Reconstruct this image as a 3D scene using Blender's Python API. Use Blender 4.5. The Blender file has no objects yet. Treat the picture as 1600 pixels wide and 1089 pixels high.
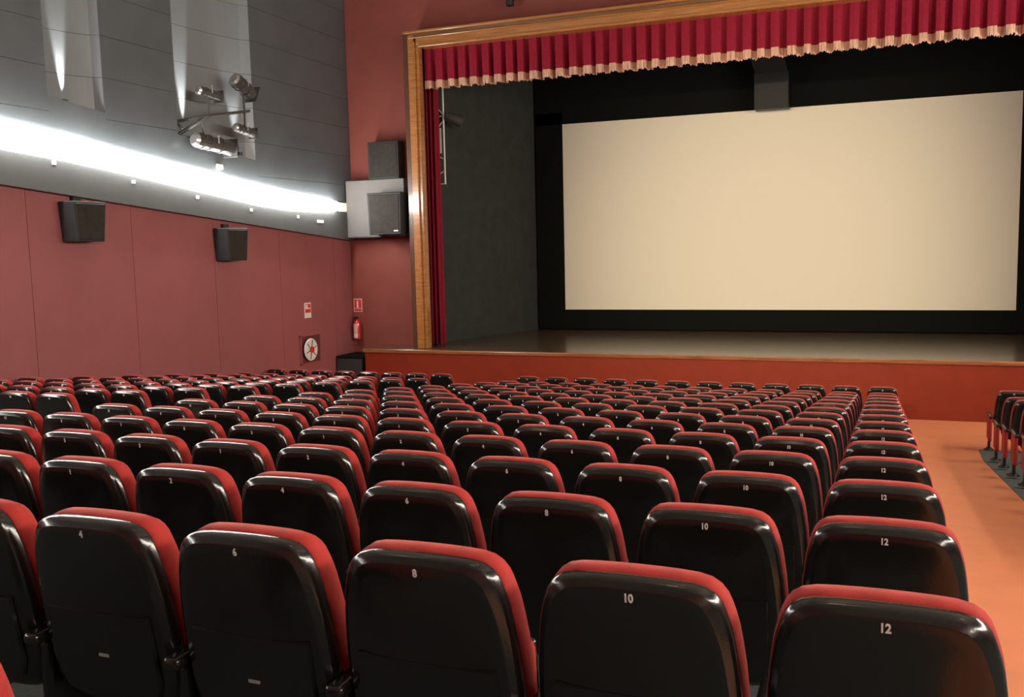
import bpy, bmesh, math, random
from mathutils import Vector, Matrix

rnd = random.Random(7)
S = bpy.context.scene
COL = S.collection

# ---------------------------------------------------------------- camera
EYE = 3.33                       # eye height above the flat floor before the stage
YAW, PITCH, ROLL = math.radians(21.6007), math.radians(6.0937), math.radians(-1.3626)
fw = Vector((-math.sin(YAW) * math.cos(PITCH), math.cos(YAW) * math.cos(PITCH), -math.sin(PITCH)))
rt = Vector((math.cos(YAW), math.sin(YAW), 0))
up = rt.cross(fw)
r2 = rt * math.cos(ROLL) + up * math.sin(ROLL)
u2 = -rt * math.sin(ROLL) + up * math.cos(ROLL)
cd = bpy.data.cameras.new('camera')
cam = bpy.data.objects.new('camera', cd)
COL.objects.link(cam)
m = Matrix((r2, u2, -fw)).transposed().to_4x4()
m.translation = (0, 0, EYE)
cam.matrix_world = m
cd.sensor_width = 36
cd.lens = 1470.02 / 1600 * 36
cd.clip_start = 0.05
cd.clip_end = 200
S.camera = cam

# ---------------------------------------------------------------- light & exposure
S.view_settings.view_transform = 'Standard'
S.view_settings.look = 'None'
S.view_settings.gamma = 1.0
S.view_settings.use_curve_mapping = False
S.view_settings.exposure = 0.0
W = bpy.data.worlds.new('world')
S.world = W
W.use_nodes = True
W.node_tree.nodes['Background'].inputs[0].default_value = (0.05, 0.05, 0.055, 1)
W.node_tree.nodes['Background'].inputs[1].default_value = 0.0     # closed hall: no daylight
STRIP_L = 38.0                   # luminance of the cove diffusers along both side walls
STRIP_R = 72.0
STRIP_COL_L = (1.0, 0.95, 0.89)
STRIP_COL_R = (1.0, 0.90, 0.76)
FILL_DOWN_W = 50.0                    # each unseen ceiling downlight, added as warm fill
FILL_DOWN_COL = (1.0, 0.78, 0.52)
FILL_FLOOD_W = 10800.0                  # unseen warm flood added on the rear wall to brighten the screen
FILL_FLOOD_COL = (1.0, 0.80, 0.52)
NICHE_W = 900.0

# ---------------------------------------------------------------- materials
def mat(name, col, rough=0.5, spec=0.5, metal=0.0, var=0.0, vscale=8.0, bump=0.0, bscale=60.0,
        sheen=0.0, sheen_tint=None, coat=0.0, emit=None, emit_s=0.0, stretch=None):
    mt = bpy.data.materials.new(name)
    mt.use_nodes = True
    nt = mt.node_tree
    b = nt.nodes['Principled BSDF']
    b.inputs['Base Color'].default_value = (*col, 1)
    b.inputs['Roughness'].default_value = rough
    b.inputs['Specular IOR Level'].default_value = spec
    b.inputs['Metallic'].default_value = metal
    b.inputs['Coat Weight'].default_value = coat
    b.inputs['Coat Roughness'].default_value = 0.12
    if sheen:
        b.inputs['Sheen Weight'].default_value = sheen
        b.inputs['Sheen Roughness'].default_value = 0.4
        b.inputs['Sheen Tint'].default_value = (*(sheen_tint or col), 1)
    if emit:
        b.inputs['Emission Color'].default_value = (*emit, 1)
        b.inputs['Emission Strength'].default_value = emit_s
    if var or bump:
        tc = nt.nodes.new('ShaderNodeTexCoord')
        mp = nt.nodes.new('ShaderNodeMapping')
        if stretch:
            mp.inputs['Scale'].default_value = stretch
        nt.links.new(tc.outputs['Object'], mp.inputs['Vector'])
    if var:
        n = nt.nodes.new('ShaderNodeTexNoise')
        n.inputs['Scale'].default_value = vscale
        n.inputs['Detail'].default_value = 5
        nt.links.new(mp.outputs['Vector'], n.inputs['Vector'])
        rp = nt.nodes.new('ShaderNodeValToRGB')
        rp.color_ramp.elements[0].position = 0.3
        rp.color_ramp.elements[1].position = 0.7
        rp.color_ramp.elements[0].color = (*[c * (1 - var) for c in col], 1)
        rp.color_ramp.elements[1].color = (*[min(1, c * (1 + var)) for c in col], 1)
        nt.links.new(n.outputs['Fac'], rp.inputs['Fac'])
        nt.links.new(rp.outputs['Color'], b.inputs['Base Color'])
    if bump:
        n2 = nt.nodes.new('ShaderNodeTexNoise')
        n2.inputs['Scale'].default_value = bscale
        n2.inputs['Detail'].default_value = 3
        nt.links.new(mp.outputs['Vector'], n2.inputs['Vector'])
        bp = nt.nodes.new('ShaderNodeBump')
        bp.inputs['Strength'].default_value = bump
        bp.inputs['Distance'].default_value = 0.01
        nt.links.new(n2.outputs['Fac'], bp.inputs['Height'])
        nt.links.new(bp.outputs['Normal'], b.inputs['Normal'])
    return mt

def wood(name, c1, c2, rough=0.25, scale=(1, 1, 1), coat=0.4):
    mt = bpy.data.materials.new(name)
    mt.use_nodes = True
    nt = mt.node_tree
    b = nt.nodes['Principled BSDF']
    tc = nt.nodes.new('ShaderNodeTexCoord')
    mp = nt.nodes.new('ShaderNodeMapping')
    mp.inputs['Scale'].default_value = scale
    nt.links.new(tc.outputs['Object'], mp.inputs['Vector'])
    n = nt.nodes.new('ShaderNodeTexNoise')
    n.inputs['Scale'].default_value = 3.0
    n.inputs['Detail'].default_value = 8
    n.inputs['Roughness'].default_value = 0.65
    nt.links.new(mp.outputs['Vector'], n.inputs['Vector'])
    rp = nt.nodes.new('ShaderNodeValToRGB')
    rp.color_ramp.elements[0].position = 0.32
    rp.color_ramp.elements[1].position = 0.68
    rp.color_ramp.elements[0].color = (*c1, 1)
    rp.color_ramp.elements[1].color = (*c2, 1)
    nt.links.new(n.outputs['Fac'], rp.inputs['Fac'])
    nt.links.new(rp.outputs['Color'], b.inputs['Base Color'])
    b.inputs['Roughness'].default_value = rough
    b.inputs['Coat Weight'].default_value = coat
    b.inputs['Coat Roughness'].default_value = 0.1
    return mt

M = {
    'shell': mat('black_moulded_plastic', (0.007, 0.008, 0.007), 0.20, 0.6, bump=0.04, bscale=120),
    'cushion': mat('red_velour', (0.295, 0.024, 0.020), 0.85, 0.2, var=0.2, vscale=14, bump=0.25, bscale=260, sheen=0.35, sheen_tint=(1.0, 0.35, 0.3)),
    'digit': mat('white_print', (0.75, 0.75, 0.72), 0.6),
    'plate': mat('grey_label', (0.25, 0.25, 0.24), 0.4),
    'steel': mat('black_painted_steel', (0.014, 0.014, 0.014), 0.4),
    'carpet_aisle': mat('salmon_vinyl_floor', (0.56, 0.19, 0.085), 0.5, 0.35, var=0.06, vscale=3, bump=0.1, bscale=200),
    'carpet_seat': mat('grey_carpet', (0.10, 0.115, 0.115), 0.95, 0.1, var=0.15, vscale=30, bump=0.5, bscale=300),
    'wall_red': mat('red_wall_panel', (0.30, 0.092, 0.096), 0.5, 0.4, var=0.05, vscale=2.0, bump=0.1, bscale=150),
    'wall_back': mat('dark_red_backing', (0.13, 0.03, 0.03), 0.8),
    'wall_pros': mat('terracotta_red_wall', (0.235, 0.062, 0.048), 0.65, 0.3, var=0.06, vscale=2.5, bump=0.1, bscale=90),
    'wall_grey': mat('grey_acoustic_panel', (0.088, 0.104, 0.114), 0.38, 0.5, var=0.10, vscale=1.6, bump=0.06, bscale=80),
    'band': mat('grey_painted_band', (0.090, 0.098, 0.100), 0.5, 0.4, var=0.06, vscale=3),
    'niche': mat('satin_grey_lining', (0.19, 0.212, 0.228), 0.32, 0.5),
    'box_grey': mat('light_grey_board', (0.17, 0.165, 0.16), 0.6, 0.3, var=0.05, vscale=4),
    'spk': mat('speaker_black', (0.030, 0.033, 0.035), 0.65, 0.3, bump=0.2, bscale=400),
    'grille': mat('speaker_grille', (0.034, 0.032, 0.027), 0.7, 0.2, var=0.2, vscale=9, bump=0.4, bscale=500),
    'stage_front': mat('stage_front_red', (0.195, 0.022, 0.006), 0.55, 0.25, var=0.08, vscale=3, bump=0.08, bscale=60),
    'frame': wood('varnished_pine', (0.27, 0.105, 0.027), (0.43, 0.19, 0.060), 0.22, (1.2, 1.2, 9), 0.5),
    'frame_h': wood('varnished_pine_along', (0.27, 0.105, 0.027), (0.43, 0.19, 0.060), 0.22, (0.6, 8, 8), 0.5),
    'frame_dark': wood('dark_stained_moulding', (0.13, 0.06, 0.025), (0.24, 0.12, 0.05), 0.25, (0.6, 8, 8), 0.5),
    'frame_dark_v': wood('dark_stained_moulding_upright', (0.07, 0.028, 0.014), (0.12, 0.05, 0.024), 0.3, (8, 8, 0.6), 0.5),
    'stage_wood': wood('worn_stage_boards', (0.060, 0.040, 0.025), (0.115, 0.080, 0.050), 0.22, (0.8, 9, 1), 0.25),
    'nosing': wood('stage_nosing', (0.16, 0.055, 0.02), (0.30, 0.12, 0.045), 0.25, (0.6, 8, 8), 0.4),
    'velvet': mat('crimson_velvet', (0.22, 0.010, 0.026), 0.85, 0.15, var=0.12, vscale=20, sheen=0.4, sheen_tint=(0.9, 0.15, 0.25)),
    'fringe': mat('gold_pink_fringe', (0.52, 0.31, 0.22), 0.8, 0.2, var=0.5, vscale=45, stretch=(1, 1, 0.06)),
    'black': mat('black_drape', (0.006, 0.007, 0.006), 0.95, 0.1),
    'stage_side': mat('dark_grey_flat', (0.034, 0.038, 0.034), 0.8, 0.25, var=0.15, vscale=3),
    'screen': mat('cinema_screen', (0.79, 0.735, 0.595), 0.75, 0.2),
    'duct': mat('black_sheet_metal', (0.011, 0.012, 0.012), 0.5, 0.3),
    'white': mat('white_paint', (0.75, 0.74, 0.72), 0.5),
    'ceiling': mat('ceiling_paint', (0.30, 0.26, 0.24), 0.9, 0.2),
    'alu': mat('brushed_metal', (0.55, 0.55, 0.55), 0.3, 0.5, metal=0.9),
    'red_sign': mat('signal_red', (0.60, 0.035, 0.025), 0.45),
    'ext_red': mat('extinguisher_red', (0.50, 0.018, 0.015), 0.25, 0.6, coat=0.4),
    'lant': mat('lantern_grey', (0.06, 0.06, 0.058), 0.35, 0.5, var=0.1, vscale=12),
    'diff_l': mat('lit_diffuser_left', (0.8, 0.8, 0.78), 0.5, emit=STRIP_COL_L, emit_s=STRIP_L),
    'diff_r': mat('lit_diffuser_right', (0.8, 0.8, 0.78), 0.5, emit=STRIP_COL_R, emit_s=STRIP_R),
    'end_lining': mat('glowing_end_lining', (0.8, 0.76, 0.66), 0.5, emit=(1.0, 0.9, 0.66), emit_s=0.75),  # white lining past the tube end; its brightness is put in as emission
    'lens': mat('fill_lamp_lens', (0.8, 0.8, 0.78), 0.5, emit=FILL_DOWN_COL, emit_s=8),
}

# ---------------------------------------------------------------- helpers
def obj(name, me, parent=None):
    o = bpy.data.objects.new(name, me)
    COL.objects.link(o)
    if parent is not None:
        o.parent = parent
    return o

def mesh(name, verts, faces, material, smooth=False):
    me = bpy.data.meshes.new(name)
    me.from_pydata([tuple(v) for v in verts], [], faces)
    me.materials.append(material)
    bm = bmesh.new()
    bm.from_mesh(me)
    bmesh.ops.recalc_face_normals(bm, faces=bm.faces)
    bm.to_mesh(me)
    bm.free()
    if smooth:
        me.polygons.foreach_set('use_smooth', [True] * len(me.polygons))
    me.update()
    return me

def bm_mesh(name, bm, material, smooth=False):
    bmesh.ops.recalc_face_normals(bm, faces=bm.faces)
    me = bpy.data.meshes.new(name)
    bm.to_mesh(me)
    bm.free()
    me.materials.append(material)
    if smooth:
        me.polygons.foreach_set('use_smooth', [True] * len(me.polygons))
    return me

def add_box(bm, lo, hi, bev=0.0, seg=2, mtx=None):
    r = bmesh.ops.create_cube(bm, size=1.0)
    vs = r['verts']
    c = [(a + b) / 2 for a, b in zip(lo, hi)]
    d = [b - a for a, b in zip(lo, hi)]
    for v in vs:
        v.co = Vector((c[0] + v.co.x * d[0], c[1] + v.co.y * d[1], c[2] + v.co.z * d[2]))
    allv = vs
    if bev:
        es = {e for v in vs for e in v.link_edges}
        before = set(bm.verts)
        r2_ = bmesh.ops.bevel(bm, geom=list(es), offset=bev, segments=seg, affect='EDGES', profile=0.5)
        allv = r2_['verts'] if r2_['verts'] else vs
        allv = list({v for v in bm.verts if v not in before} | {v for v in vs if v.is_valid})
    if mtx is not None:
        for v in allv:
            v.co = mtx @ v.co
    return allv

def box(name, lo, hi, material, parent=None, bev=0.0, seg=2, mtx=None):
    bm = bmesh.new()
    add_box(bm, lo, hi, bev, seg, mtx)
    return obj(name, bm_mesh(name, bm, material), parent)

def add_cyl(bm, p0, p1, r0, r1=None, n=14, caps=True):
    p0, p1 = Vector(p0), Vector(p1)
    r1 = r0 if r1 is None else r1
    d = (p1 - p0).normalized()
    a = d.orthogonal().normalized()
    b = d.cross(a)
    A, B = [], []
    for i in range(n):
        t = 2 * math.pi * i / n
        o = a * math.cos(t) + b * math.sin(t)
        A.append(bm.verts.new(p0 + o * r0))
        B.append(bm.verts.new(p1 + o * r1))
    for i in range(n):
        bm.faces.new((A[i], A[(i + 1) % n], B[(i + 1) % n], B[i]))
    if caps:
        bm.faces.new(A[::-1])
        bm.faces.new(B)

def cyl(name, p0, p1, r, material, parent=None, r1=None, n=14):
    bm = bmesh.new()
    add_cyl(bm, p0, p1, r, r1, n)
    return obj(name, bm_mesh(name, bm, material), parent)

def empty(name, loc=(0, 0, 0), rotz=0.0):
    o = bpy.data.objects.new(name, None)
    o.empty_display_size = 0.1
    COL.objects.link(o)
    o.location = loc
    o.rotation_euler = (0, 0, rotz)
    return o

def tag(o, label, cat, group=None):
    o['label'] = label
    o['category'] = cat
    if group:
        o['group'] = group
    return o

def struct(o, label=None, cat=None):
    o['kind'] = 'structure'
    if label:
        o['label'] = label
    if cat:
        o['category'] = cat
    return o

def quad_prism(name, poly, x0, x1, material, parent=None):
    """poly of (y, z) points extruded along x between x0 and x1."""
    n = len(poly)
    v = [(x0, y, z) for y, z in poly] + [(x1, y, z) for y, z in poly]
    f = [tuple(range(n)), tuple(range(n, 2 * n))[::-1]]
    f += [(i, (i + 1) % n, n + (i + 1) % n, n + i) for i in range(n)]
    return obj(name, mesh(name, v, f, material), parent)

def H(h):           # height measured from the eye -> world z
    return h + EYE

# ---------------------------------------------------------------- hall dimensions
XL, XR = -11.83, 6.03
YB, YP, YSTG = -3.5, 19.58, 18.68
ZC = 9.6
STG = H(-2.214)
ROW_Y = [2.04 + 0.99356 * i for i in range(14)] + [15.95]
ROW_Z = [1.589 - 0.11810 * i for i in range(14)] + [0.0]
SLOPE = 0.11810 / 0.99356

def floor_z(y):
    return max(0.0, 1.589 - (y - 2.04) * SLOPE)

# ---------------------------------------------------------------- floor
YK = 2.04 + 1.589 / SLOPE
bm = bmesh.new()
prof = [(YB, floor_z(YB)), (YK, 0.0), (YP + 0.1, 0.0)]
v0 = [bm.verts.new((XL - 0.2, y, z)) for y, z in prof]
v1 = [bm.verts.new((XR + 0.2, y, z)) for y, z in prof]
v2 = [bm.verts.new((XR + 0.2, y, z - 0.2)) for y, z in prof]
v3 = [bm.verts.new((XL - 0.2, y, z - 0.2)) for y, z in prof]
for a, b in ((v0, v1), (v1, v2), (v2, v3), (v3, v0)):
    for i in range(2):
        bm.faces.new((a[i], b[i], b[i + 1], a[i + 1]))
bm.faces.new((v0[0], v1[0], v2[0], v3[0]))
bm.faces.new((v0[2], v1[2], v2[2], v3[2]))
floor = struct(obj('floor', bm_mesh('floor', bm, M['carpet_aisle'])), 'salmon orange floor of the aisles sloping down to the stage', 'floor')
for x0, x1 in ((XL + 0.02, -7.50), (-6.36, 0.32), (1.44, XR - 0.02)):
    y1 = 16.20
    t = 0.006
    poly = [(YB, floor_z(YB)), (YK, 0.0), (y1, 0.0), (y1, t), (YK, t), (YB, floor_z(YB) + t)]
    quad_prism('carpet', poly, x0, x1, M['carpet_seat'], floor)

# ---------------------------------------------------------------- left wall
def band_bot(y):    # underside of the grey band
    return H(0.275 + 0.0855 * (19.3 - y))

# measured lower/upper edge of the lamp with its bloom built into the shape (y, bottom, top)
COVE = [(-3.4, 2.70, 3.12), (4.0, 2.05, 2.50), (8.0, 1.72, 2.17), (10.08, 1.56, 2.02), (11.2, 1.475, 1.92), (12.5, 1.345, 1.75),
        (14.06, 1.165, 1.60), (15.94, 0.955, 1.41), (17.0, 0.89, 1.30), (18.2, 0.885, 1.235), (18.75, 0.92, 1.17), (18.95, 0.928, 1.145), (19.56, 0.928, 1.135)]

def cove_at(y):
    for (a, b0, t0), (c, b1, t1) in zip(COVE, COVE[1:]):
        if a <= y <= c:
            f = (y - a) / (c - a)
            return H(b0 + (b1 - b0) * f), H(t0 + (t1 - t0) * f)
    return H(COVE[-1][1]), H(COVE[-1][2])

def side_wall(side):
    """side=+1: left wall (faces +x); -1: mirrored right wall."""
    left = side > 0
    X = XL if left else XR
    nm = 'left' if left else 'right'
    sx = lambda d: X + side * d          # d metres into the room from the wall plane
    w = struct(quad_prism('wall_' + nm, [(YB, floor_z(YB) - 0.1), (YK, -0.1), (YP, -0.1), (YP, ZC), (YB, ZC)],
                          sx(-0.9), sx(-0.75), M['wall_back']),
               'side wall of red panels below and dark grey panels above', 'wall')
    # lower red panels, each a board of its own on the backing
    seams = [18.81 - 2.085 * i for i in range(11)]
    edges = [YP - 0.01] + seams
    for a, b in zip(edges, edges[1:]):
        b = max(b, YB)
        if a - b < 0.2:
            continue
        ya, yb = b + 0.004, a - 0.004
        pts = [(ya, floor_z(ya))]
        if ya < YK < yb:
            pts.append((YK, 0.0))
        pts += [(yb, floor_z(yb)), (yb, band_bot(yb) + 0.05), (ya, band_bot(ya) + 0.05)]
        quad_prism('wall_panel', pts, sx(-0.75), sx(0.0), M['wall_red'], w)
    # band below the cove, standing 14 cm proud of the red panels
    ys = [y for y, _, _ in COVE if y < YP]
    ys[-1] = YP - 0.02
    lo = [(y, band_bot(y)) for y in ys]
    hi = [(y, cove_at(y)[0]) for y in ys]
    band = quad_prism('band', lo + hi[::-1], sx(-0.70), sx(0.14), M['band'], w)
    # lit diffuser in the cove, bulged out to brighten the wall beside it
    def diffuser(name, yy, bulge, mt_):
        K = 6
        v, n = [], len(yy)
        for j in range(K + 1):
            a = math.pi * j / K
            for y in yy:
                b_, t_ = cove_at(y)
                v.append((sx(0.09 + bulge * math.sin(a)), y, (b_ + t_) / 2 - (t_ - b_) / 2 * 0.98 * math.cos(a)))
        f = [(j * n + i, j * n + i + 1, (j + 1) * n + i + 1, (j + 1) * n + i) for j in range(K) for i in range(n - 1)]
        f += [tuple(j * n for j in range(K + 1)), tuple(j * n + n - 1 for j in range(K + 1))]
        f += [(i, i + 1, K * n + i + 1, K * n + i) for i in range(n - 1)]
        return obj(name, mesh(name, v, f, mt_))
    lamp = diffuser('cove_light', [y for y in ys if y < 18.9], 0.20, M['diff_l' if left else 'diff_r'])
    end = diffuser('cove_end_lining', [18.96, ys[-1]], 0.03, M['end_lining'])  # no lamp here: the lining glows by its own colour
    tag(end, 'pale lining past the cove light, given a faint glow, against the ' + ('grey board by the stage' if left else 'right stage corner'), 'cove lining')
    tag(lamp, 'glowing white cove light strip running along the ' + ('left' if left else 'right') + ' wall', 'light strip')
    # upper grey panels in level courses, with two niches (left wall only)
    niches = [(10.92, 12.04, H(2.45), 0.115), (13.72, 15.95, H(2.155), 0.131)] if left else []
    cuts = [(YB, niches[0][0]), (niches[0][1], niches[1][0]), (niches[1][1], YP - 0.02)] if left else [(YB, YP - 0.02)]
    zs = [H(0.9) + 0.66 * k for k in range(9)]
    zs[-1] = ZC
    gap = 0.003
    def course(y0, y1, lowf):
        for k in range(len(zs) - 1):
            a, b = zs[k] + gap, zs[k + 1] - gap
            # split long runs into boards about 2.1 m long
            nb = max(1, round((y1 - y0) / 4.2))
            for j in range(nb):
                ya = y0 + (y1 - y0) * j / nb + (gap if j else 0)
                yb = y0 + (y1 - y0) * (j + 1) / nb - (gap if j < nb - 1 else 0)
                la, lb = max(a, lowf(ya)), max(a, lowf(yb))
                if la >= b and lb >= b:
                    continue
                if la >= b:                       # clipped corner
                    yc = ya
                    for _ in range(60):
                        yc += (yb - ya) / 60
                        if lowf(yc) < b:
                            break
                    pts = [(yc, b - 0.001), (yb, lb), (yb, b)]
                else:
                    pts = [(ya, la)]
                    if la > a and lb == a:
                        yc = ya
                        for _ in range(60):
                            yc += (yb - ya) / 60
                            if lowf(yc) <= a:
                                break
                        pts.append((yc, a))
                    pts += [(yb, lb), (yb, b), (ya, b)]
                quad_prism('acoustic_panel', pts, sx(-0.70), sx(0.10), M['wall_grey'], w)
    topf = lambda y: cove_at(y)[1]
    for y0, y1 in cuts:
        course(y0, y1, topf)
    for (y0, y1, zb, sl) in niches:
        # wall piece below the sill, following the slope of the cove
        zr = zb - sl * (y1 - y0)
        ya = [y for y in ys if y0 < y < y1]
        pts = [(y0, topf(y0))] + [(y, topf(y)) for y in ya] + [(y1, topf(y1)), (y1, zr), (y0, zb)]
        quad_prism('sill_panel', pts, sx(-0.70), sx(0.10), M['wall_grey'], w)
        # lining: back of the niche in courses
        for k in range(len(zs) - 1):
            a, b = max(zs[k] + gap, zr - 0.1), zs[k + 1] - gap
            if b > a + 0.05:
                K = 14
                arc = [(y0 + (y1 - y0) * i / K, 0.085 - 0.36 * (1 - (i / K) ** 2.2) ** 0.6) for i in range(K + 1)]
                v = [(sx(d), y, z) for z in (a, b) for y, d in arc] + [(sx(-0.45), y, z) for z in (a, b) for y in (y0, y1)]
                n = K + 1
                f = [(i, i + 1, n + i + 1, n + i) for i in range(K)]
                f += [(2 * n, 2 * n + 1, 2 * n + 3, 2 * n + 2), tuple(range(n)) + (2 * n + 1, 2 * n), tuple(range(n, 2 * n)) + (2 * n + 3, 2 * n + 2)]
                f += [(0, n, 2 * n + 2, 2 * n), (n - 1, 2 * n - 1, 2 * n + 3, 2 * n + 1)]
                obj('niche_panel', mesh('niche_panel', v, f, M['niche']), w)
    return w

wall_left = side_wall(1)
wall_right = side_wall(-1)
wb = struct(box('wall_back', (XL - 0.9, YB - 0.15, floor_z(YB) - 0.2), (XR + 0.9, YB, ZC), M['wall_pros']), 'dark red rear wall of the hall', 'wall')
ceil = struct(box('ceiling', (XL - 0.9, YB - 0.15, ZC), (XR + 0.9, YP + 0.2, ZC + 0.2), M['ceiling']), 'dark ceiling above the seats', 'ceiling')

# ---------------------------------------------------------------- proscenium wall
PXL, PXR = -9.86, 4.36           # outer edges of the wooden frame
PIL, PIR = -9.55, 4.05           # inner edges
PTO, PTI = H(4.73), H(4.42)
wp = struct(box('wall_proscenium', (XL - 0.1, YP, -0.1), (PXL + 0.04, YP + 0.15, ZC), M['wall_pros']), 'terracotta red wall around the stage opening', 'wall')
box('wall_pier', (PXR - 0.04, YP, -0.1), (XR + 0.1, YP + 0.15, ZC), M['wall_pros'], wp)
box('wall_header', (PXL + 0.04, YP, PTI + 0.1), (PXR - 0.04, YP + 0.15, ZC), M['wall_pros'], wp)

# stage body
stage = struct(box('floor_stage', (-11.04, YSTG + 0.03, -0.05), (5.24, 25.3, STG - 0.07), M['stage_front']), 'raised wooden stage with an orange red front', 'stage')
box('front_panel', (-11.02, YSTG, 0.0), (5.22, YSTG + 0.04, STG - 0.075), M['stage_front'], stage, bev=0.004)
box('nosing', (-11.07, YSTG - 0.03, STG - 0.085), (5.27, YSTG + 0.10, STG), M['nosing'], stage, bev=0.02, seg=3)
# stage boards laid along the front, one by one
yb = YSTG + 0.102
kk = 0
while yb < 25.2:
    wbd = 0.28
    box('stage_board', (-11.04 + 0.002, yb, STG - 0.068), (5.24, yb + wbd - 0.004, STG - 0.001), M['stage_wood'], stage, bev=0.002, seg=1)
    yb += wbd
# access panels in the stage front
for x0, x1, z1 in ((-5.53, -4.27, H(-2.65)), (-1.64, -0.45, H(-2.66))):
    p_ = box('access_panel', (x0, YSTG - 0.012, 0.12), (x1, YSTG + 0.01, z1), M['stage_front'], stage, bev=0.006)

# proscenium frame: stepped mouldings
fr = empty('proscenium_frame', (-2.75, YSTG + 0.3, STG))
tag(fr, 'varnished wooden frame around the stage opening', 'stage frame')
fr_y0 = 18.93
def fpart(name, lo, hi, mt, bev=0.015):
    o = box(name, lo, hi, mt, None, bev=bev, seg=2)
    o.parent = fr
    o.matrix_parent_inverse = Matrix.Translation(fr.location).inverted()
    return o
for sx_, nm in ((-1, 'l'), (1, 'r')):
    xo = PXL if sx_ < 0 else PXR
    def sp(a, b):
        return (xo + a, xo + b) if sx_ < 0 else (xo - b, xo - a)
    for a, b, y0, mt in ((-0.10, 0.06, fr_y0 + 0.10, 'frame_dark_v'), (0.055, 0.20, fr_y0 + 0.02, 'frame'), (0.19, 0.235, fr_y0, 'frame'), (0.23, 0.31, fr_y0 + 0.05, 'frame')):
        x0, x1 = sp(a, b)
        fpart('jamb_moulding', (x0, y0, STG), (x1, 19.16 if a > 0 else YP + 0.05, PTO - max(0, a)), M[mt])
W0 = PTO - PTI
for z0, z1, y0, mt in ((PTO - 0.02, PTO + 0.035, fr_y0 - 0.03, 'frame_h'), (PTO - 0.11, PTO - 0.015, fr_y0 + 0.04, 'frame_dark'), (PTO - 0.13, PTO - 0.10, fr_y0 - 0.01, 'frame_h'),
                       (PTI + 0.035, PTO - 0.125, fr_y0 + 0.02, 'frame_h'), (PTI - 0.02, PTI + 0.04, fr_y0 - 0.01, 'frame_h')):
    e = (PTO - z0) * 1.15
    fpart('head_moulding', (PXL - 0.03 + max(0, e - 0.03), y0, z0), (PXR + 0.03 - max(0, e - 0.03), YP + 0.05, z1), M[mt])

# ---------------------------------------------------------------- valance & curtains
def pleated(name, x0, x1, z_top, zbot_f, ybase, pitch, depth, material, sub=0.03, jag=0.0, zig=0.0, rows=4, seed=1, taper=True):
    r = random.Random(seed)
    xs, prof = [], []
    x = x0
    while x < x1:
        p = pitch * r.uniform(0.9, 1.1)
        fwd = p * r.uniform(0.44, 0.58)
        d = depth * r.uniform(0.75, 1.1)
        for fx, fy in ((0.0, 0.0), (fwd * 0.5, -0.012), (fwd, 0.0), (fwd + 0.006, d * 0.75), (fwd + (p - fwd) * 0.5, d), (p - 0.008, d * 0.8)):
            prof.append((x + fx, fy))
        x += p
    # resample if strands are wanted
    if sub:
        res, i = [], 0
        xx = x0
        last = prof[-1][0]
        while xx < last:
            while i < len(prof) - 2 and prof[i + 1][0] < xx:
                i += 1
            (a, ya), (b, y2) = prof[i], prof[i + 1]
            f = 0 if b == a else (xx - a) / (b - a)
            res.append((xx, ya + (y2 - ya) * f))
            xx += sub
        prof = res
    V, F = [], []
    n = len(prof)
    for k in range(rows + 1):
        t = k / rows
        for i, (px, py) in enumerate(prof):
            zb = zbot_f + (r.uniform(-jag, jag) if k == rows else 0)
            amp = (0.35 + 0.65 * t) if taper else 1.0
            V.append((px, ybase + py * amp + (zig if i % 2 else 0), z_top + (zb - z_top) * t))
    for k in range(rows):
        for i in range(n - 1):
            a = k * n + i
            F.append((a, a + 1, a + n + 1, a + n))
    o = obj(name, mesh(name, V, F, material))
    md = o.modifiers.new('thick', 'SOLIDIFY')
    md.thickness = 0.006
    return o

val = empty('valance', (-2.75, 19.25, PTI))
tag(val, 'crimson pleated velvet valance with pale fringe across the stage top', 'valance')
vc = pleated('valance_cloth', PIL + 0.02, PIR - 0.02, PTI + 0.02, H(3.71), 19.22, 0.285, 0.20, M['velvet'], sub=0, rows=5, seed=3)
vf = pleated('fringe', PIL + 0.02, PIR - 0.02, H(3.725), H(3.555), 19.208, 0.285, 0.20, M['fringe'], sub=0.014, jag=0.02, zig=0.006, rows=2, seed=3, taper=False)
for o in (vc, vf):
    o.parent = val
    o.matrix_parent_inverse = Matrix.Translation(val.location).inverted()

def side_curtain(x0, x1, label):
    r = random.Random(int(x0 * 10))
    N = 96
    V, F = [], []
    K = 8
    for k in range(K + 1):
        t = k / K
        for i in range(N + 1):
            f = i / N
            yy = 0.065 * math.sin(f * 2 * math.pi * 4.2 + 0.5 + 0.25 * math.sin(3 * t)) + 0.03 * math.sin(f * 2 * math.pi * 9.1)
            V.append((x0 + (x1 - x0) * f, 19.84 + yy * (0.7 + 0.3 * t), H(4.25) + (STG + 0.015 - H(4.25)) * t))
    for k in range(K):
        for i in range(N):
            a = k * (N + 1) + i
            F.append((a, a + 1, a + N + 2, a + N + 1))
    o = obj('stage_curtain', mesh('stage_curtain', V, F, M['velvet'], True))
    md = o.modifiers.new('thick', 'SOLIDIFY')
    md.thickness = 0.008
    tag(o, label, 'curtain')
    return o
side_curtain(-9.98, -9.55, 'gathered crimson curtain hanging at the left edge of the stage')
side_curtain(3.97, 4.48, 'gathered crimson curtain hanging at the right edge of the stage')

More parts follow.
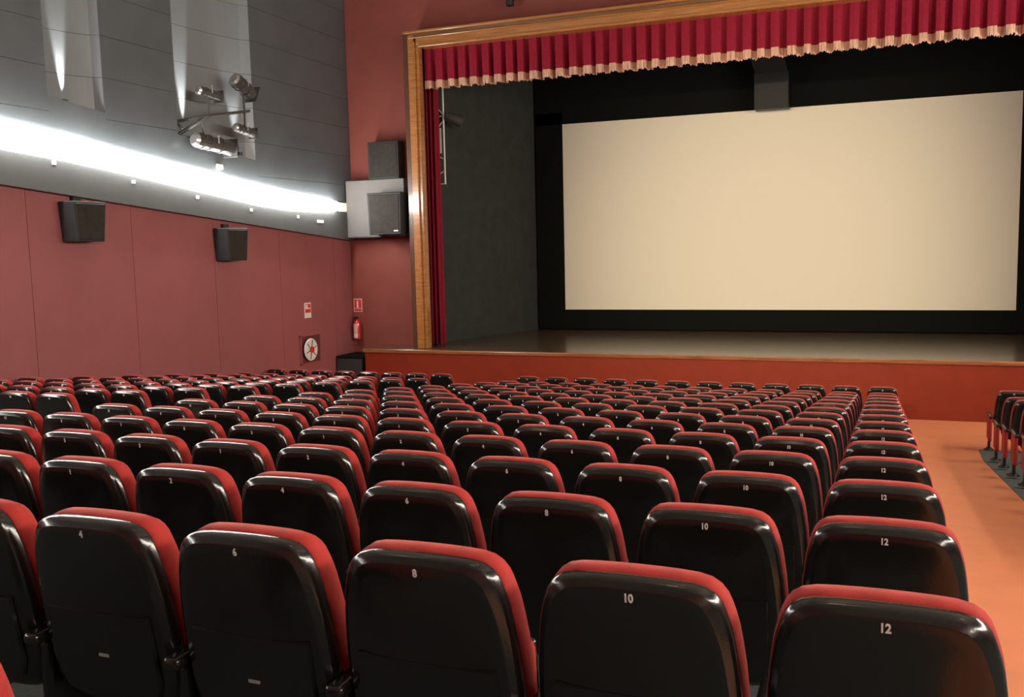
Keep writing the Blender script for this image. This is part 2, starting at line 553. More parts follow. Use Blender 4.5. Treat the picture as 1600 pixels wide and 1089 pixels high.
# ---------------------------------------------------------------- stage house
def slab(name, p0, p1, z0, z1, th, material):
    (x0, y0), (x1, y1) = p0, p1
    d = Vector((x1 - x0, y1 - y0, 0)).normalized()
    nrm = Vector((-d.y, d.x, 0)) * th
    v = []
    for z in (z0, z1):
        v += [(x0, y0, z), (x1, y1, z), (x1 + nrm.x, y1 + nrm.y, z), (x0 + nrm.x, y0 + nrm.y, z)]
    f = [(0, 1, 2, 3), (4, 5, 6, 7), (0, 1, 5, 4), (1, 2, 6, 5), (2, 3, 7, 6), (3, 0, 4, 7)]
    return obj(name, mesh(name, v, f, material))
struct(slab('wall_stage_left', (-9.88, 20.15), (-8.60, 24.45), STG, H(5.0), 0.08, M['stage_side']), 'dark grey side wall of the stage', 'wall')
struct(slab('wall_stage_right', (3.66, 24.45), (4.55, 20.15), STG, H(5.0), 0.08, M['stage_side']), 'dark grey right side wall of the stage', 'wall')
struct(box('wall_stage_back', (-11.0, 25.2, STG - 0.3), (5.4, 25.3, H(5.6)), M['black']), 'black rear wall of the stage', 'wall')
struct(box('ceiling_stage', (-11.0, YP + 0.15, H(5.0)), (5.4, 25.3, H(5.1)), M['black']), 'black ceiling of the stage house', 'ceiling')
for nm, x0, x1 in (('left', -12.0, -10.9), ('right', 5.3, 5.4)):
    struct(box('wall_wing_' + nm, (x0, YP + 0.15, STG - 0.3), (x0 + 0.1, 25.3, H(5.1)), M['black']), 'black wall of the stage wing', 'wall')

# screen with black masking
SX0, SX1, SZ0, SZ1, SY = -7.93, 2.81, H(-1.675), H(3.20), 24.0
scr = empty('cinema_screen', ((SX0 + SX1) / 2, SY, STG))
tag(scr, 'large blank cream projection screen with black masking on the stage', 'screen')
def child(o, p):
    o.parent = p
    o.matrix_parent_inverse = Matrix.Translation(p.location).inverted()
    return o
N = 24
child(box('screen_surface', (SX0, SY, SZ0), (SX1, SY + 0.02, SZ1), M['screen']), scr)
child(box('masking', (SX0 - 0.75, SY - 0.03, STG + 0.02), (SX0, SY + 0.1, SZ1 + 0.3), M['black']), scr)
child(box('masking', (SX1, SY - 0.03, STG + 0.02), (SX1 + 0.75, SY + 0.1, SZ1 + 0.3), M['black']), scr)
child(box('masking', (SX0, SY - 0.03, STG + 0.02), (SX1, SY + 0.1, SZ0), M['black']), scr)
child(box('masking', (SX0 - 0.75, SY - 0.03, SZ1), (SX1 + 0.75, SY + 0.1, H(4.95)), M['black']), scr)

# hanging duct in front of the screen top
duct = empty('hanging_duct', (-2.53, 23.5, H(3.1)))
tag(duct, 'dark boxy duct hanging in front of the screen top', 'duct')
child(box('duct_drop', (-2.92, 23.3, H(3.12)), (-2.14, 23.7, H(3.96)), M['duct'], bev=0.01), duct)
bmd = bmesh.new()
vs = [bmd.verts.new(p) for p in ((-2.90, 23.32, H(3.95)), (-2.16, 23.32, H(3.95)), (-2.16, 23.68, H(3.95)), (-2.90, 23.68, H(3.95)),
                                 (-3.15, 22.6, H(5.0)), (-2.41, 22.6, H(5.0)), (-2.41, 23.0, H(5.0)), (-3.15, 23.0, H(5.0)))]
for f in ((0, 1, 2, 3), (4, 5, 6, 7), (0, 1, 5, 4), (1, 2, 6, 5), (2, 3, 7, 6), (3, 0, 4, 7)):
    bmd.faces.new([vs[i] for i in f])
child(obj('duct_elbow', bm_mesh('duct_elbow', bmd, M['duct'])), duct)

# ---------------------------------------------------------------- cinema seats
OUT = [(0, .978), (.05, .9775), (.10, .976), (.142, .973), (.172, .966), (.193, .952), (.207, .932), (.216, .908), (.224, .88), (.231, .85),
       (.238, .80), (.245, .74), (.250, .66), (.252, .58), (.252, .50), (.246, .43), (.228, .38), (.195, .352), (.14, .343), (.07, .341), (0, .340)]
OUT = [(x, z - 0.009 * max(0.0, min(1.0, (z - 0.8) / 0.15))) for x, z in OUT]
OUT = OUT + [(-x, z) for x, z in OUT[-2:0:-1]]

def offset(poly, d):
    n = len(poly)
    out = []
    for i in range(n):
        a, b, c_ = Vector(poly[i - 1]), Vector(poly[i]), Vector(poly[(i + 1) % n])
        t = (c_ - a).normalized()
        nn = Vector((-t.y, t.x))       # outline runs clockwise seen from behind: left normal points outward
        out.append((b.x + nn.x * d, b.y + nn.y * d))
    return out

INN = [(0, .9465), (.045, .946), (.088, .9445), (.120, .941), (.144, .933), (.162, .919), (.174, .900), (.183, .876), (.191, .848), (.199, .82),
       (.207, .77), (.214, .71), (.220, .64), (.222, .57), (.221, .50), (.214, .44), (.198, .402), (.168, .382), (.12, .374), (.06, .372), (0, .371)]
INN = [(x, z - 0.009 * max(0.0, min(1.0, (z - 0.8) / 0.15))) for x, z in INN]
INN = INN + [(-x, z) for x, z in INN[-2:0:-1]]

def mix(t):                          # between the outer outline (0) and the crease line (1)
    t *= 0.68
    return [(a * (1 - t) + c * t, b * (1 - t) + d * t) for (a, b), (c, d) in zip(OUT, INN)]

def scaled(poly, k):                 # shrink towards the middle of the panel
    cz = 0.67
    return [(x * k, cz + (z - cz) * k) for x, z in poly]

REC = 0.17
def lean(z):
    return (0.927 - z) * REC

def loft(rings, cap0=True, cap1=True):
    bm = bmesh.new()
    R = []
    for poly, y in rings:
        R.append([bm.verts.new((x, y + lean(z), z)) for x, z in poly])
    n = len(R[0])
    for a, b in zip(R, R[1:]):
        for i in range(n):
            bm.faces.new((a[i], a[(i + 1) % n], b[(i + 1) % n], b[i]))
    if cap0:
        bm.faces.new(R[0])
    if cap1:
        bm.faces.new(R[-1])
    return bm

bmS = loft([(scaled(OUT, .30), -.0135), (scaled(OUT, .60), -.0095), (scaled(INN, .92), -.003), (mix(1.10), -.001), (mix(1.0), .0003),
            (mix(.92), .0024), (mix(.40), .0105), (mix(.15), .0180), (mix(.04), .0250), (mix(0), .035), (mix(0), .050), (offset(OUT, -.002), .056), (offset(OUT, -.02), .058)])
ME_SHELL = bm_mesh('back_shell', bmS, M['shell'], True)
bmS = loft([(offset(OUT, -.018), .053), (offset(OUT, -.006), .057), (offset(OUT, .001), .066), (offset(OUT, .004), .092), (offset(OUT, .004), .117),
            (offset(OUT, -.008), .137), (offset(OUT, -.03), .149), (scaled(OUT, .70), .158), (scaled(OUT, .35), .148)])
ME_CUSH = bm_mesh('back_cushion', bmS, M['cushion'], True)
# lower cover plate on the back shell
bm = bmesh.new()
LOW = [(-.172, .40), (.172, .40), (.195, .46), (.195, .676), (-.195, .676), (-.195, .46)]
A = [bm.verts.new((x, -.0165 + lean(z), z)) for x, z in LOW]
B = [bm.verts.new((x * 1.02, -.006 + lean(z), z + (0.004 if z > .6 else -.004))) for x, z in LOW]
bm.faces.new(A)
for i in range(6):
    bm.faces.new((A[i], A[(i + 1) % 6], B[(i + 1) % 6], B[i]))
ME_COVER = bm_mesh('lower_cover', bm, M['shell'])
bm = bmesh.new()
add_box(bm, (-.019, -.0185 + lean(.535), .530), (.019, -.0165 + lean(.535), .540))
ME_PLATE = bm_mesh('maker_plate', bm, M['plate'])
# folded seat
bm = bmesh.new()
mt_ = Matrix.Translation((0, 0, 0))
add_box(bm, (-.205, .255, .34), (.205, .330, .66), 0.03, 3)
for v in bm.verts:
    v.co.y += (0.6 - v.co.z) * 0.10
ME_PAN = bm_mesh('seat_cushion', bm, M['cushion'], True)
bm = bmesh.new()
add_box(bm, (-.195, .325, .35), (.195, .357, .645), 0.014, 2)
for v in bm.verts:
    v.co.y += (0.6 - v.co.z) * 0.10
ME_BASE = bm_mesh('seat_base', bm, M['shell'], True)
# arm standard (origin at its own middle)
bm = bmesh.new()
add_box(bm, (-.030, .02, .535), (.030, .47, .575), 0.016, 3)
ME_ARM = bm_mesh('armrest', bm, M['shell'], True)
bm = bmesh.new()
add_box(bm, (-.021, .07, .165), (.021, .43, .533), 0.015, 2)
ME_SIDE = bm_mesh('side_panel', bm, M['cushion'])
ME_SIDE_IN = ME_SIDE.copy()
ME_SIDE_IN.materials[0] = M['shell']
bm = bmesh.new()
add_box(bm, (-.018, .20, .012), (.018, .29, .17), 0.006, 1)
ME_LEG = bm_mesh('leg', bm, M['steel'])
bm = bmesh.new()
add_cyl(bm, (0, .245, .006), (0, .245, .022), .075, .068, 16)
add_cyl(bm, (0, .245, .022), (0, .245, .05), .05, .03, 12)
ME_FOOT = bm_mesh('foot', bm, M['steel'])

NUM = {}
def number_mesh(n):
    if n in NUM:
        return NUM[n]
    cu = bpy.data.curves.new('number', 'FONT')
    cu.body = str(n)
    cu.align_x = 'CENTER'
    cu.align_y = 'CENTER'
    cu.size = 0.030
    cu.offset = 0.0010
    cu.extrude = 0.0006
    cu.resolution_u = 3
    t = bpy.data.objects.new('number', cu)
    COL.objects.link(t)
    dg = bpy.context.evaluated_depsgraph_get()
    me = bpy.data.meshes.new_from_object(t.evaluated_get(dg))
    bpy.data.objects.remove(t)
    for v in me.vertices:           # stand the digits on the leaning back, facing the rear
        x, z = v.co.x * 0.80, v.co.y
        v.co = Vector((x, -.0040 + lean(.927 + z) - v.co.z - 0.0006, .927 + z))
    me.materials.clear()
    me.materials.append(M['digit'])
    me.name = 'number'
    NUM[n] = me
    return me

ORD = ['nearest', 'second', 'third', 'fourth', 'fifth', 'sixth', 'seventh', 'eighth', 'ninth', 'tenth', 'eleventh', 'twelfth', 'thirteenth', 'fourteenth', 'front']

WORDS = 'zero one two three four five six seven eight nine ten eleven twelve'.split()
def seat(x, row, num, pitch, block, right_arm=False, y=None, z=None, rowname=None, left_end=False):
    y = ROW_Y[row] if y is None else y
    z = (ROW_Z[row] if z is None else z) + 0.006
    t = empty('theatre_chair', (x, y, z))
    rn = rowname or ('row nearest the camera' if row == 0 else 'front row before the stage' if row == 14 else ORD[row] + ' row from the camera')
    if block == 'centre':
        lb = 'red cinema chair with black back numbered %s, %s' % (WORDS[num], rn)
    else:
        lb = 'red cinema chair with black back, %s block, %s, %s from the aisle' % (block, 'front row' if row == 14 else rn.replace(' from the camera', ''), ORD[(num - (13 if block == 'left' else 14)) // 2].replace('nearest', 'first'))
    tag(t, lb, 'cinema chair', 'cinema chairs in rows')
    sh = obj('back_shell', ME_SHELL, t)
    obj('number', number_mesh(num), sh)
    if row < 4:
        obj('lower_cover', ME_COVER, sh)
        obj('maker_plate', ME_PLATE, sh)
    obj('back_cushion', ME_CUSH, t)
    obj('seat_cushion', ME_PAN, t)
    obj('seat_base', ME_BASE, t)
    for sx_ in ((-1, 1) if right_arm else (-1,)):
        for nm, me in (('armrest', ME_ARM), ('side_panel', ME_SIDE), ('leg', ME_LEG)):
            if nm == 'side_panel' and not (sx_ > 0 or left_end):
                me = ME_SIDE_IN
            o = obj(nm, me, t)
            o.location.x = sx_ * pitch / 2
            if nm == 'leg':
                obj('foot', ME_FOOT, o)
    return t

CN = [12, 10, 8, 6, 4, 2, 1, 3, 5, 7, 9, 11]
P = 0.55
for row in range(15):
    for k in range(12):
        if row < 4 and k > (8, 11, 11, 11)[row]:
            continue
        seat(0.016 - k * P, row, CN[k], P, 'centre', right_arm=(k == 0), left_end=(k == 11))
seat(0.016 - 3 * P - 0.075, 0, 6, P, 'centre', y=ROW_Y[0] - 0.99356, z=ROW_Z[0] + 0.1181, rowname='row behind the nearest full one')
PL = 0.5338
for row in range(14, 4, -1):
    for k in range(8):
        px = -7.80 - k * PL
        # leave out what lies left of the picture's edge
        dv = Vector((px + 0.3, ROW_Y[row], 0))
        if dv.dot(r2) / dv.dot(fw) * 1470 < -1130:
            continue
        seat(px, row, 13 + 2 * k, PL if k < 7 else 0.46, 'left', right_arm=(k == 0))
for row in range(14, 5, -1):
    for k in range(2):
        seat(1.88 + k * P, row, 14 + 2 * k, 0.60 if k == 0 else P, 'right', left_end=(k == 0))

# ---------------------------------------------------------------- speakers
def loudspeaker(name, label, lo, hi, taper=0.0, tilt=0.0, rotz=0.0, facing='y', badge=False, cat='speaker'):
    """box speaker standing in lo..hi (local), front at -y; bottom narrower by taper."""
    cx, cy, cz = [(a + b) / 2 for a, b in zip(lo, hi)]
    t = empty(name, (cx, cy, lo[2]), rotz)
    t.rotation_euler.x = tilt
    hx, hy, hz = (hi[0] - lo[0]) / 2, (hi[1] - lo[1]) / 2, hi[2] - lo[2]
    bm = bmesh.new()
    add_box(bm, (-hx, -hy, 0), (hx, hy, hz), 0.015, 2)
    for v in bm.verts:
        k = 1 - taper * (1 - v.co.z / hz)
        v.co.x *= k
        if v.co.y < 0:
            v.co.y = v.co.y * (1 - taper * 0.9 * (1 - v.co.z / hz))
    obj('cabinet', bm_mesh('cabinet', bm, M['spk']), t)
    bm = bmesh.new()
    add_box(bm, (-hx * 0.90, -hy - 0.012, hz * 0.05), (hx * 0.90, -hy + 0.01, hz * 0.95), 0.008, 1)
    for v in bm.verts:
        k = 1 - taper * (1 - v.co.z / hz)
        v.co.x *= k
        v.co.y += hy * taper * 0.9 * (1 - v.co.z / hz)
    g = obj('grille', bm_mesh('grille', bm, M['grille']), t)
    if badge:
        ky = -hy + hy * taper * 0.9 * 0.92 - 0.014
        box('badge', (hx * 0.55, ky - 0.004, hz * 0.07), (hx * 0.80, ky + 0.004, hz * 0.10), M['white'], g)
    tag(t, label, cat)
    return t

gb = empty('speaker_mounting_board', (-10.85, YP - 0.2, H(0.33)))
tag(gb, 'light grey boxed board on the red wall beside the stage frame', 'board')
child(box('board', (-11.70, YP - 0.32, H(0.335)), (-10.18, YP - 0.001, H(1.635)), M['box_grey'], bev=0.008), gb)
child(box('bottom_trim', (-11.69, YP - 0.33, H(0.315)), (-10.19, YP - 0.002, H(0.335)), M['spk']), gb)
loudspeaker('stage_speaker', 'black loudspeaker with cone grille in front of the light grey board', (-10.92, 18.86, H(0.37)), (-10.06, 19.255, H(1.31)), 0.07, badge=True)
sp_ = loudspeaker('stage_speaker', 'dark loudspeaker standing on top of the light grey board', (-11.08, 19.26, H(1.64)), (-10.29, 19.55, H(2.49)), 0.0)
for x_, y_, z0_ in ((-11.5, 11.37, 0.255), (-11.5, 14.95, -0.115)):
    t = loudspeaker('surround_speaker', 'dark wedge shaped surround speaker on the left red wall, ' + ('nearer the camera' if y_ < 13 else 'nearer the stage'),
                    (-0.33, -0.16, H(z0_)), (0.33, 0.16, H(z0_) + 0.62), 0.16, rotz=math.pi / 2)
    t.location = (XL + 0.17, y_, H(z0_))
    box('bracket', (-0.08, 0.10, 0.45), (0.08, 0.19, 0.70), M['spk'], t)

# ---------------------------------------------------------------- small wall things
hx_ = empty('hose_reel', (XL, 17.62, H(-2.13)))
tag(hx_, 'round white fire hose reel with red hub in a wall cabinet', 'hose reel')
child(box('cabinet_back', (XL, 17.30, H(-2.42)), (XL + 0.03, 18.02, H(-1.82)), M['wall_back']), hx_)
for lo, hi in (((XL, 17.28, H(-2.44)), (XL + 0.06, 18.04, H(-2.42))), ((XL, 17.28, H(-1.82)), (XL + 0.06, 18.04, H(-1.80))), ((XL, 18.02, H(-2.44)), (XL + 0.06, 18.04, H(-1.80))), ((XL, 17.28, H(-2.44)), (XL + 0.06, 17.30, H(-1.80)))):
    child(box('cabinet_frame', lo, hi, M['wall_red']), hx_)
reel = cyl('reel_disc', (XL + 0.10, 17.55, H(-2.12)), (XL + 0.13, 17.55, H(-2.12)), 0.225, M['white'], n=32)
child(reel, hx_)
bm = bmesh.new()
bmesh.ops.create_cone(bm, segments=8, radius1=0.01, radius2=0.01, depth=0.01)
bm.free()
hubo = cyl('hub', (XL + 0.12, 17.55, H(-2.12)), (XL + 0.16, 17.55, H(-2.12)), 0.07, M['red_sign'], n=20)
child(hubo, hx_)
for k in range(6):
    a = math.pi * k / 3 + 0.3
    c0 = Vector((XL + 0.136, 17.55 + 0.07 * math.cos(a), H(-2.12) + 0.07 * math.sin(a)))
    c1 = Vector((XL + 0.136, 17.55 + 0.215 * math.cos(a), H(-2.12) + 0.215 * math.sin(a)))
    child(cyl('spoke', c0, c1, 0.008, M['grille'], n=8), hx_)
bm = bmesh.new()
NR = 32
ring = []
for i in range(NR):
    a = 2 * math.pi * i / NR
    ring.append([bm.verts.new((XL + 0.115 + 0.022 * math.sin(b), 17.55 + (0.225 + 0.022 * math.cos(b)) * math.cos(a), H(-2.12) + (0.225 + 0.022 * math.cos(b)) * math.sin(a))) for b in [2 * math.pi * j / 8 for j in range(8)]])
for i in range(NR):
    for j in range(8):
        bm.faces.new((ring[i][j], ring[(i + 1) % NR][j], ring[(i + 1) % NR][(j + 1) % 8], ring[i][(j + 1) % 8]))
child(obj('rim', bm_mesh('rim', bm, M['white'], True)), hx_)

# fire hose sign on the left wall
sg = empty('fire_hose_sign', (XL, 17.66, H(-1.43)))
tag(sg, 'small white and red fire hose sign on the left wall above the reel', 'sign')
child(box('plate', (XL, 17.535, H(-1.43)), (XL + 0.008, 17.79, H(-1.095)), M['white']), sg)
child(box('red_field', (XL + 0.008, 17.56, H(-1.315)), (XL + 0.011, 17.765, H(-1.12)), M['red_sign']), sg)
child(box('hose_symbol', (XL + 0.011, 17.575, H(-1.235)), (XL + 0.013, 17.66, H(-1.135)), M['white']), sg)
child(box('hose_symbol', (XL + 0.011, 17.66, H(-1.235)), (XL + 0.013, 17.74, H(-1.21)), M['white']), sg)
# extinguisher sign on the proscenium wall
sg = empty('extinguisher_sign', (-11.66, YP, H(-1.43)))
tag(sg, 'red framed fire extinguisher sign on the wall above the extinguisher', 'sign')
child(box('plate', (-11.80, YP - 0.010, H(-1.43)), (-11.575, YP - 0.001, H(-1.12)), M['white']), sg)
child(box('red_field', (-11.785, YP - 0.013, H(-1.345)), (-11.59, YP - 0.009, H(-1.135)), M['red_sign']), sg)
child(box('caption_band', (-11.785, YP - 0.013, H(-1.418)), (-11.59, YP - 0.009, H(-1.355)), M['red_sign']), sg)
child(box('extinguisher_symbol', (-11.712, YP - 0.016, H(-1.33)), (-11.672, YP - 0.012, H(-1.19)), M['white']), sg)
child(box('extinguisher_symbol', (-11.702, YP - 0.016, H(-1.19)), (-11.682, YP - 0.012, H(-1.155)), M['white']), sg)
# extinguisher
ex = empty('fire_extinguisher', (-11.66, YP - 0.12, H(-2.08)))
tag(ex, 'red fire extinguisher hung on the wall in the corner by the stage', 'extinguisher')
c_ = (-11.66, YP - 0.12)
bm = bmesh.new()
prof = [(0.0, -2.08), (0.085, -2.08), (0.09, -2.06), (0.09, -1.70), (0.075, -1.645), (0.03, -1.615), (0.03, -1.585), (0, -1.585)]
rings = []
for r_, h_ in prof:
    rings.append([bm.verts.new((c_[0] + max(r_, 1e-4) * math.cos(2 * math.pi * i / 20), c_[1] + max(r_, 1e-4) * math.sin(2 * math.pi * i / 20), H(h_))) for i in range(20)])
for a, b in zip(rings, rings[1:]):
    for i in range(20):
        bm.faces.new((a[i], a[(i + 1) % 20], b[(i + 1) % 20], b[i]))
child(obj('cylinder', bm_mesh('cylinder', bm, M['ext_red'], True)), ex)
def wrap(name, r_, h0, h1, a0, a1, mt):
    bm = bmesh.new()
    n = 10
    A = [bm.verts.new((c_[0] + r_ * math.cos(a0 + (a1 - a0) * i / n), c_[1] + r_ * math.sin(a0 + (a1 - a0) * i / n), H(h0))) for i in range(n + 1)]
    B = [bm.verts.new((v.co.x, v.co.y, H(h1))) for v in A]
    for i in range(n):
        bm.faces.new((A[i], A[i + 1], B[i + 1], B[i]))
    return child(obj(name, bm_mesh(name, bm, mt)), ex)
wrap('white_label', 0.0915, -2.04, -1.93, math.radians(200), math.radians(300), M['white'])
wrap('print_label', 0.0915, -1.92, -1.70, math.radians(205), math.radians(305), mat('printed_label', (0.75, 0.35, 0.30), 0.5, var=0.4, vscale=40))
child(box('valve', (c_[0] - 0.03, c_[1] - 0.02, H(-1.59)), (c_[0] + 0.03, c_[1] + 0.02, H(-1.545)), M['steel']), ex)
child(box('handle', (c_[0] - 0.02, c_[1] - 0.13, H(-1.56)), (c_[0] + 0.02, c_[1] + 0.0, H(-1.54)), M['steel']), ex)
child(cyl('hose', (c_[0] - 0.10, c_[1], H(-2.10)), (c_[0] - 0.06, c_[1], H(-1.57)), 0.014, M['steel'], n=8), ex)
child(box('bracket', (c_[0] - 0.03, c_[1] + 0.06, H(-1.80)), (c_[0] + 0.03, YP, H(-1.72)), M['steel']), ex)

# shade put in as a black cupboard in the corner left of the stage
cb = empty('corner_shadebox', (-11.45, 19.2, 0))
tag(cb, 'dark shade put in as a low black cupboard in the corner left of the stage', 'shadebox')
child(box('body', (XL + 0.01, 18.72, 0.0), (-11.09, YP - 0.01, H(-2.40)), M['black'], bev=0.01), cb)
child(box('shadebox_front', (XL + 0.04, 18.70, 0.05), (-11.13, 18.72, H(-2.46)), M['spk'], bev=0.004), cb)

# little lamps and labels along the cove
for i, (y_, h_) in enumerate(((10.907, 1.44), (12.516, 1.245), (14.087, 1.055), (15.653, 0.87), (17.256, 0.77))):
    b_ = box('cove_marker', (XL + 0.14, y_ - 0.04, H(h_) - 0.03), (XL + 0.155, y_ + 0.04, H(h_) + 0.03), M['white'], bev=0.006)
    tag(b_, 'tiny white plate below the cove light, %s counting from the camera' % ('first', 'second', 'third', 'fourth', 'fifth')[i], 'wall plate', 'white plates below the cove light')
b_ = box('cove_label', (XL + 0.14, 17.98, H(0.655)), (XL + 0.15, 18.24, H(0.72)), M['white'], bev=0.002)
tag(b_, 'small white rectangular label on the grey band near the stage', 'label')
b_ = box('cove_sensor', (XL + 0.10, 14.70, H(1.61)), (XL + 0.16, 14.86, H(1.71)), M['white'], bev=0.02)
tag(b_, 'small white box on the grey wall just above the cove light', 'sensor')
# small lamp above the frame
kb = empty('wall_camera', (-7.5, YP - 0.15, H(5.2)))
tag(kb, 'small black cylindrical fitting on the wall above the stage frame', 'fitting')
child(cyl('housing', (-7.50, 19.30, H(5.13)), (-7.50, 19.30, H(5.33)), 0.085, M['steel'], n=16), kb)
child(box('arm', (-7.53, 19.30, H(5.30)), (-7.47, YP, H(5.36)), M['steel']), kb)

# white boom with hooks behind the curtain
bo = empty('white_boom', (-9.70, 20.1, H(1.55)))
tag(bo, 'thin white pole with short hooks beside the left stage curtain', 'pole')
bx = -9.625
child(cyl('pole', (bx, 20.30, H(1.53)), (bx, 20.30, H(4.6)), 0.024, M['white'], n=10), bo)
for h0, h1 in ((3.13, 3.27), (3.10, 3.10), (3.00, 2.86), (2.10, 2.17), (1.86, 1.77), (1.54, 1.54)):
    child(cyl('hook', (bx, 20.30, H(h0)), (bx - 0.13, 20.30, H(h1)), 0.013, M['white'], n=8), bo)
child(box('plate', (bx - 0.125, 20.29, H(2.25)), (bx - 0.065, 20.31, H(2.83)), M['white'], bev=0.005), bo)
sl_ = empty('stage_lantern', (-9.35, 20.3, H(3.0)))
tag(sl_, 'dark stage lantern fixed to the white pole behind the curtain', 'stage light')
child(cyl('body', (-9.55, 20.30, H(3.10)), (-9.20, 20.45, H(2.95)), 0.10, M['lant'], r1=0.15, n=16), sl_)
child(cyl('clamp', (bx, 20.30, H(3.05)), (-9.50, 20.42, H(3.08)), 0.02, M['steel'], n=8), sl_)

# spotlights on a bracket in the second niche
XB = XL + 0.33
br = empty('lantern_bracket', (XL, 14.2, H(2.3)))
tag(br, 'dark branching bracket carrying spotlights in the left wall niche', 'bracket')
def arm(p0, p1, r=0.028):
    child(cyl('bracket_arm', p0, p1, r, M['lant'], n=8), br)
arm((XL - 0.4, 13.75, H(2.36)), (XB, 14.30, H(2.53)))
arm((XL - 0.3, 13.78, H(2.02)), (XB, 14.30, H(2.53)), 0.034)
arm((XB, 14.30, H(2.53)), (XB, 15.50, H(2.76)))
arm((XL - 0.2, 13.72, H(2.66)), (XL + 0.1, 13.85, H(2.26)))
arm((XB, 14.30, H(2.53)), (XB, 14.32, H(2.86)), 0.016)
arm((XB, 15.36, H(2.74)), (XB, 15.34, H(3.10)), 0.02)
arm((XB, 15.36, H(2.74)), (XB, 15.34, H(2.46)), 0.02)
arm((XB, 14.10, H(2.40)), (XB, 14.15, H(2.16)), 0.02)
def lantern(label, p0, p1, r, front=0.09):
    p0, p1 = Vector(p0), Vector(p1)
    t = empty('spotlight', p0)
    tag(t, label, 'spotlight', 'spotlights in the wall niche')
    d = (p1 - p0)
    child(cyl('housing', p0, p0 + d * 0.72, r, M['lant'], n=16), t)
    child(cyl('hood', p0 + d * 0.72, p1, r * 0.95, M['lant'], r1=r * 1.12, n=16), t)
    for q in (0.12, 0.30, 0.60):
        child(cyl('cooling_rib', p0 + d * q, p0 + d * (q + 0.035), r * 1.10, M['lant'], n=16), t)
    fm = d.to_track_quat('Z', 'Y').to_matrix().to_4x4()
    child(box('colour_frame', (-r * 1.25, -r * 1.25, -0.012), (r * 1.25, r * 1.25, 0.012), M['lant'], None, mtx=Matrix.Translation(p1 - d * 0.06) @ fm), t)
    child(cyl('lens', p1 - d * 0.02, p1 + d * 0.005, r * 0.9, M['alu'], n=16), t)
    child(cyl('end_cap', p0 - d * 0.06, p0, r * 0.6, M['alu'], r1=r * 0.95, n=16), t)
    s = d.normalized().cross(Vector((0, 0, 1))).normalized()
    mid = p0 + d * 0.45
    for k in (-1, 1):
        child(cyl('yoke', mid + s * r * 1.08 * k, mid + s * r * 1.08 * k + Vector((0, 0, 0.14)), 0.012, M['alu'], n=8), t)
    return t
lantern('upper left spotlight of the four, pointing level', (XB, 14.06, H(2.95)), (XB + 0.02, 14.62, H(2.90)), 0.085)
lantern('upper right spotlight of the four, tilted steeply down to the right', (XB, 15.10, H(3.30)), (XB + 0.02, 15.60, H(3.06)), 0.13)
lantern('lower right spotlight of the four, under the arm end', (XB, 15.06, H(2.40)), (XB + 0.04, 15.58, H(2.33)), 0.085)
lantern('large lowest spotlight of the four, near the cove', (XB, 13.90, H(2.06)), (XB + 0.06, 14.86, H(1.98)), 0.135)

# uplights standing on the niche sills
def uplight(label, x, y, z, w, ang):
    t = empty('niche_uplight', (x, y, z))
    tag(t, label, 'uplight', 'uplights in the wall niches')
    child(cyl('can', (x, y, z), (x, y, z + 0.10), 0.05, M['steel'], n=14), t)
    ld = bpy.data.lights.new('niche_lamp', 'SPOT')
    ld.energy = w
    ld.color = (1.0, 0.97, 0.92)
    ld.spot_size = math.radians(ang)
    ld.spot_blend = 0.8
    ld.shadow_soft_size = 0.03
    lo = bpy.data.objects.new('lamp', ld)
    COL.objects.link(lo)
    lo.parent = t
    lo.location = (0, 0, 0.13)
    lo.rotation_euler = (math.pi, math.radians(-4), 0)
uplight('small uplight on the sill of the first wall niche', XL - 0.17, 11.50, H(2.38), NICHE_W, 18)
uplight('small uplight at the near end of the second wall niche', XL - 0.17, 14.30, H(2.08), NICHE_W * 1.2, 18)
uplight('small uplight at the far end of the second wall niche', XL + 0.02, 15.55, H(1.90), NICHE_W * 0.35, 24)

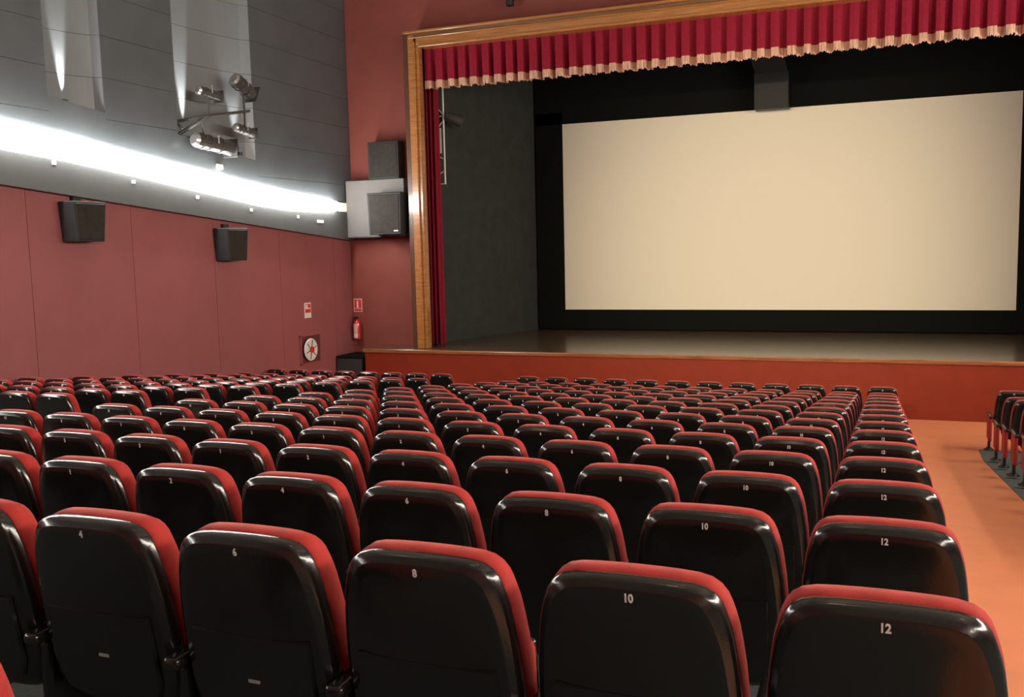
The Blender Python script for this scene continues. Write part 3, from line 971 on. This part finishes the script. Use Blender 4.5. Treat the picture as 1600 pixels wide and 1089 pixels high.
# ---------------------------------------------------------------- added fill lights on the ceiling and rear wall
def downlight(x, y, label):  # unseen lamp added to brighten the hall
    t = empty('fill_downlight', (x, y, ZC))
    tag(t, label, 'downlight', 'added ceiling fill downlights')
    bm = bmesh.new()
    add_cyl(bm, (0, 0, -0.06), (0, 0, 0), 0.16, 0.16, 24)
    obj('ring', bm_mesh('ring', bm, M['white']), t)
    bm = bmesh.new()
    add_cyl(bm, (0, 0, -0.066), (0, 0, -0.058), 0.13, 0.13, 24)
    obj('lens', bm_mesh('lens', bm, M['lens']), t)
    ld = bpy.data.lights.new('fill_downlight_lamp', 'SPOT')
    ld.energy = FILL_DOWN_W
    ld.color = FILL_DOWN_COL
    ld.spot_size = math.radians(110)
    ld.spot_blend = 1.0
    ld.shadow_soft_size = 0.12
    lo = bpy.data.objects.new('lamp', ld)
    COL.objects.link(lo)
    lo.parent = t
    lo.location = (0, 0, -0.09)
for j, y in enumerate((3.0, 7.5, 12.0, 16.0)):
    for i, x in enumerate((-9.0, -5.0, -1.0, 3.0)):
        downlight(x, y, 'round fill downlight added to the ceiling, %s across in the %s ceiling row' % (('first', 'second', 'third', 'fourth')[i], ('rear', 'second', 'third', 'front')[j]))

def flood(x, y, z, target, w, label, ang=60):  # added lamp out of view that brightens the screen and stage
    t = empty('fill_flood', (x, y, z))
    tag(t, label, 'fill light', 'added fill floods')
    d = (Vector(target) - Vector((x, y, z))).normalized()
    bm = bmesh.new()
    add_cyl(bm, -d * 0.35, Vector((0, 0, 0)), 0.12, 0.16, 18)
    obj('housing', bm_mesh('housing', bm, M['steel']), t)
    bm = bmesh.new()
    add_cyl(bm, -d * 0.2, Vector((0, YB - y, 0.1)), 0.03, 0.03, 8)
    obj('stem', bm_mesh('stem', bm, M['steel']), t)
    ld = bpy.data.lights.new('fill_flood_lamp', 'SPOT')
    ld.energy = w
    ld.color = FILL_FLOOD_COL
    ld.spot_size = math.radians(ang)
    ld.spot_blend = 1.0
    ld.shadow_soft_size = 0.15
    lo = bpy.data.objects.new('lamp', ld)
    COL.objects.link(lo)
    lo.parent = t
    lo.location = d * 0.05
    lo.rotation_euler = d.to_track_quat('-Z', 'Y').to_euler()
flood(-2.75, -3.0, 6.0, (-2.45, 24.0, H(-0.5)), FILL_FLOOD_W, 'warm fill flood added on the rear wall to brighten the screen', 29)
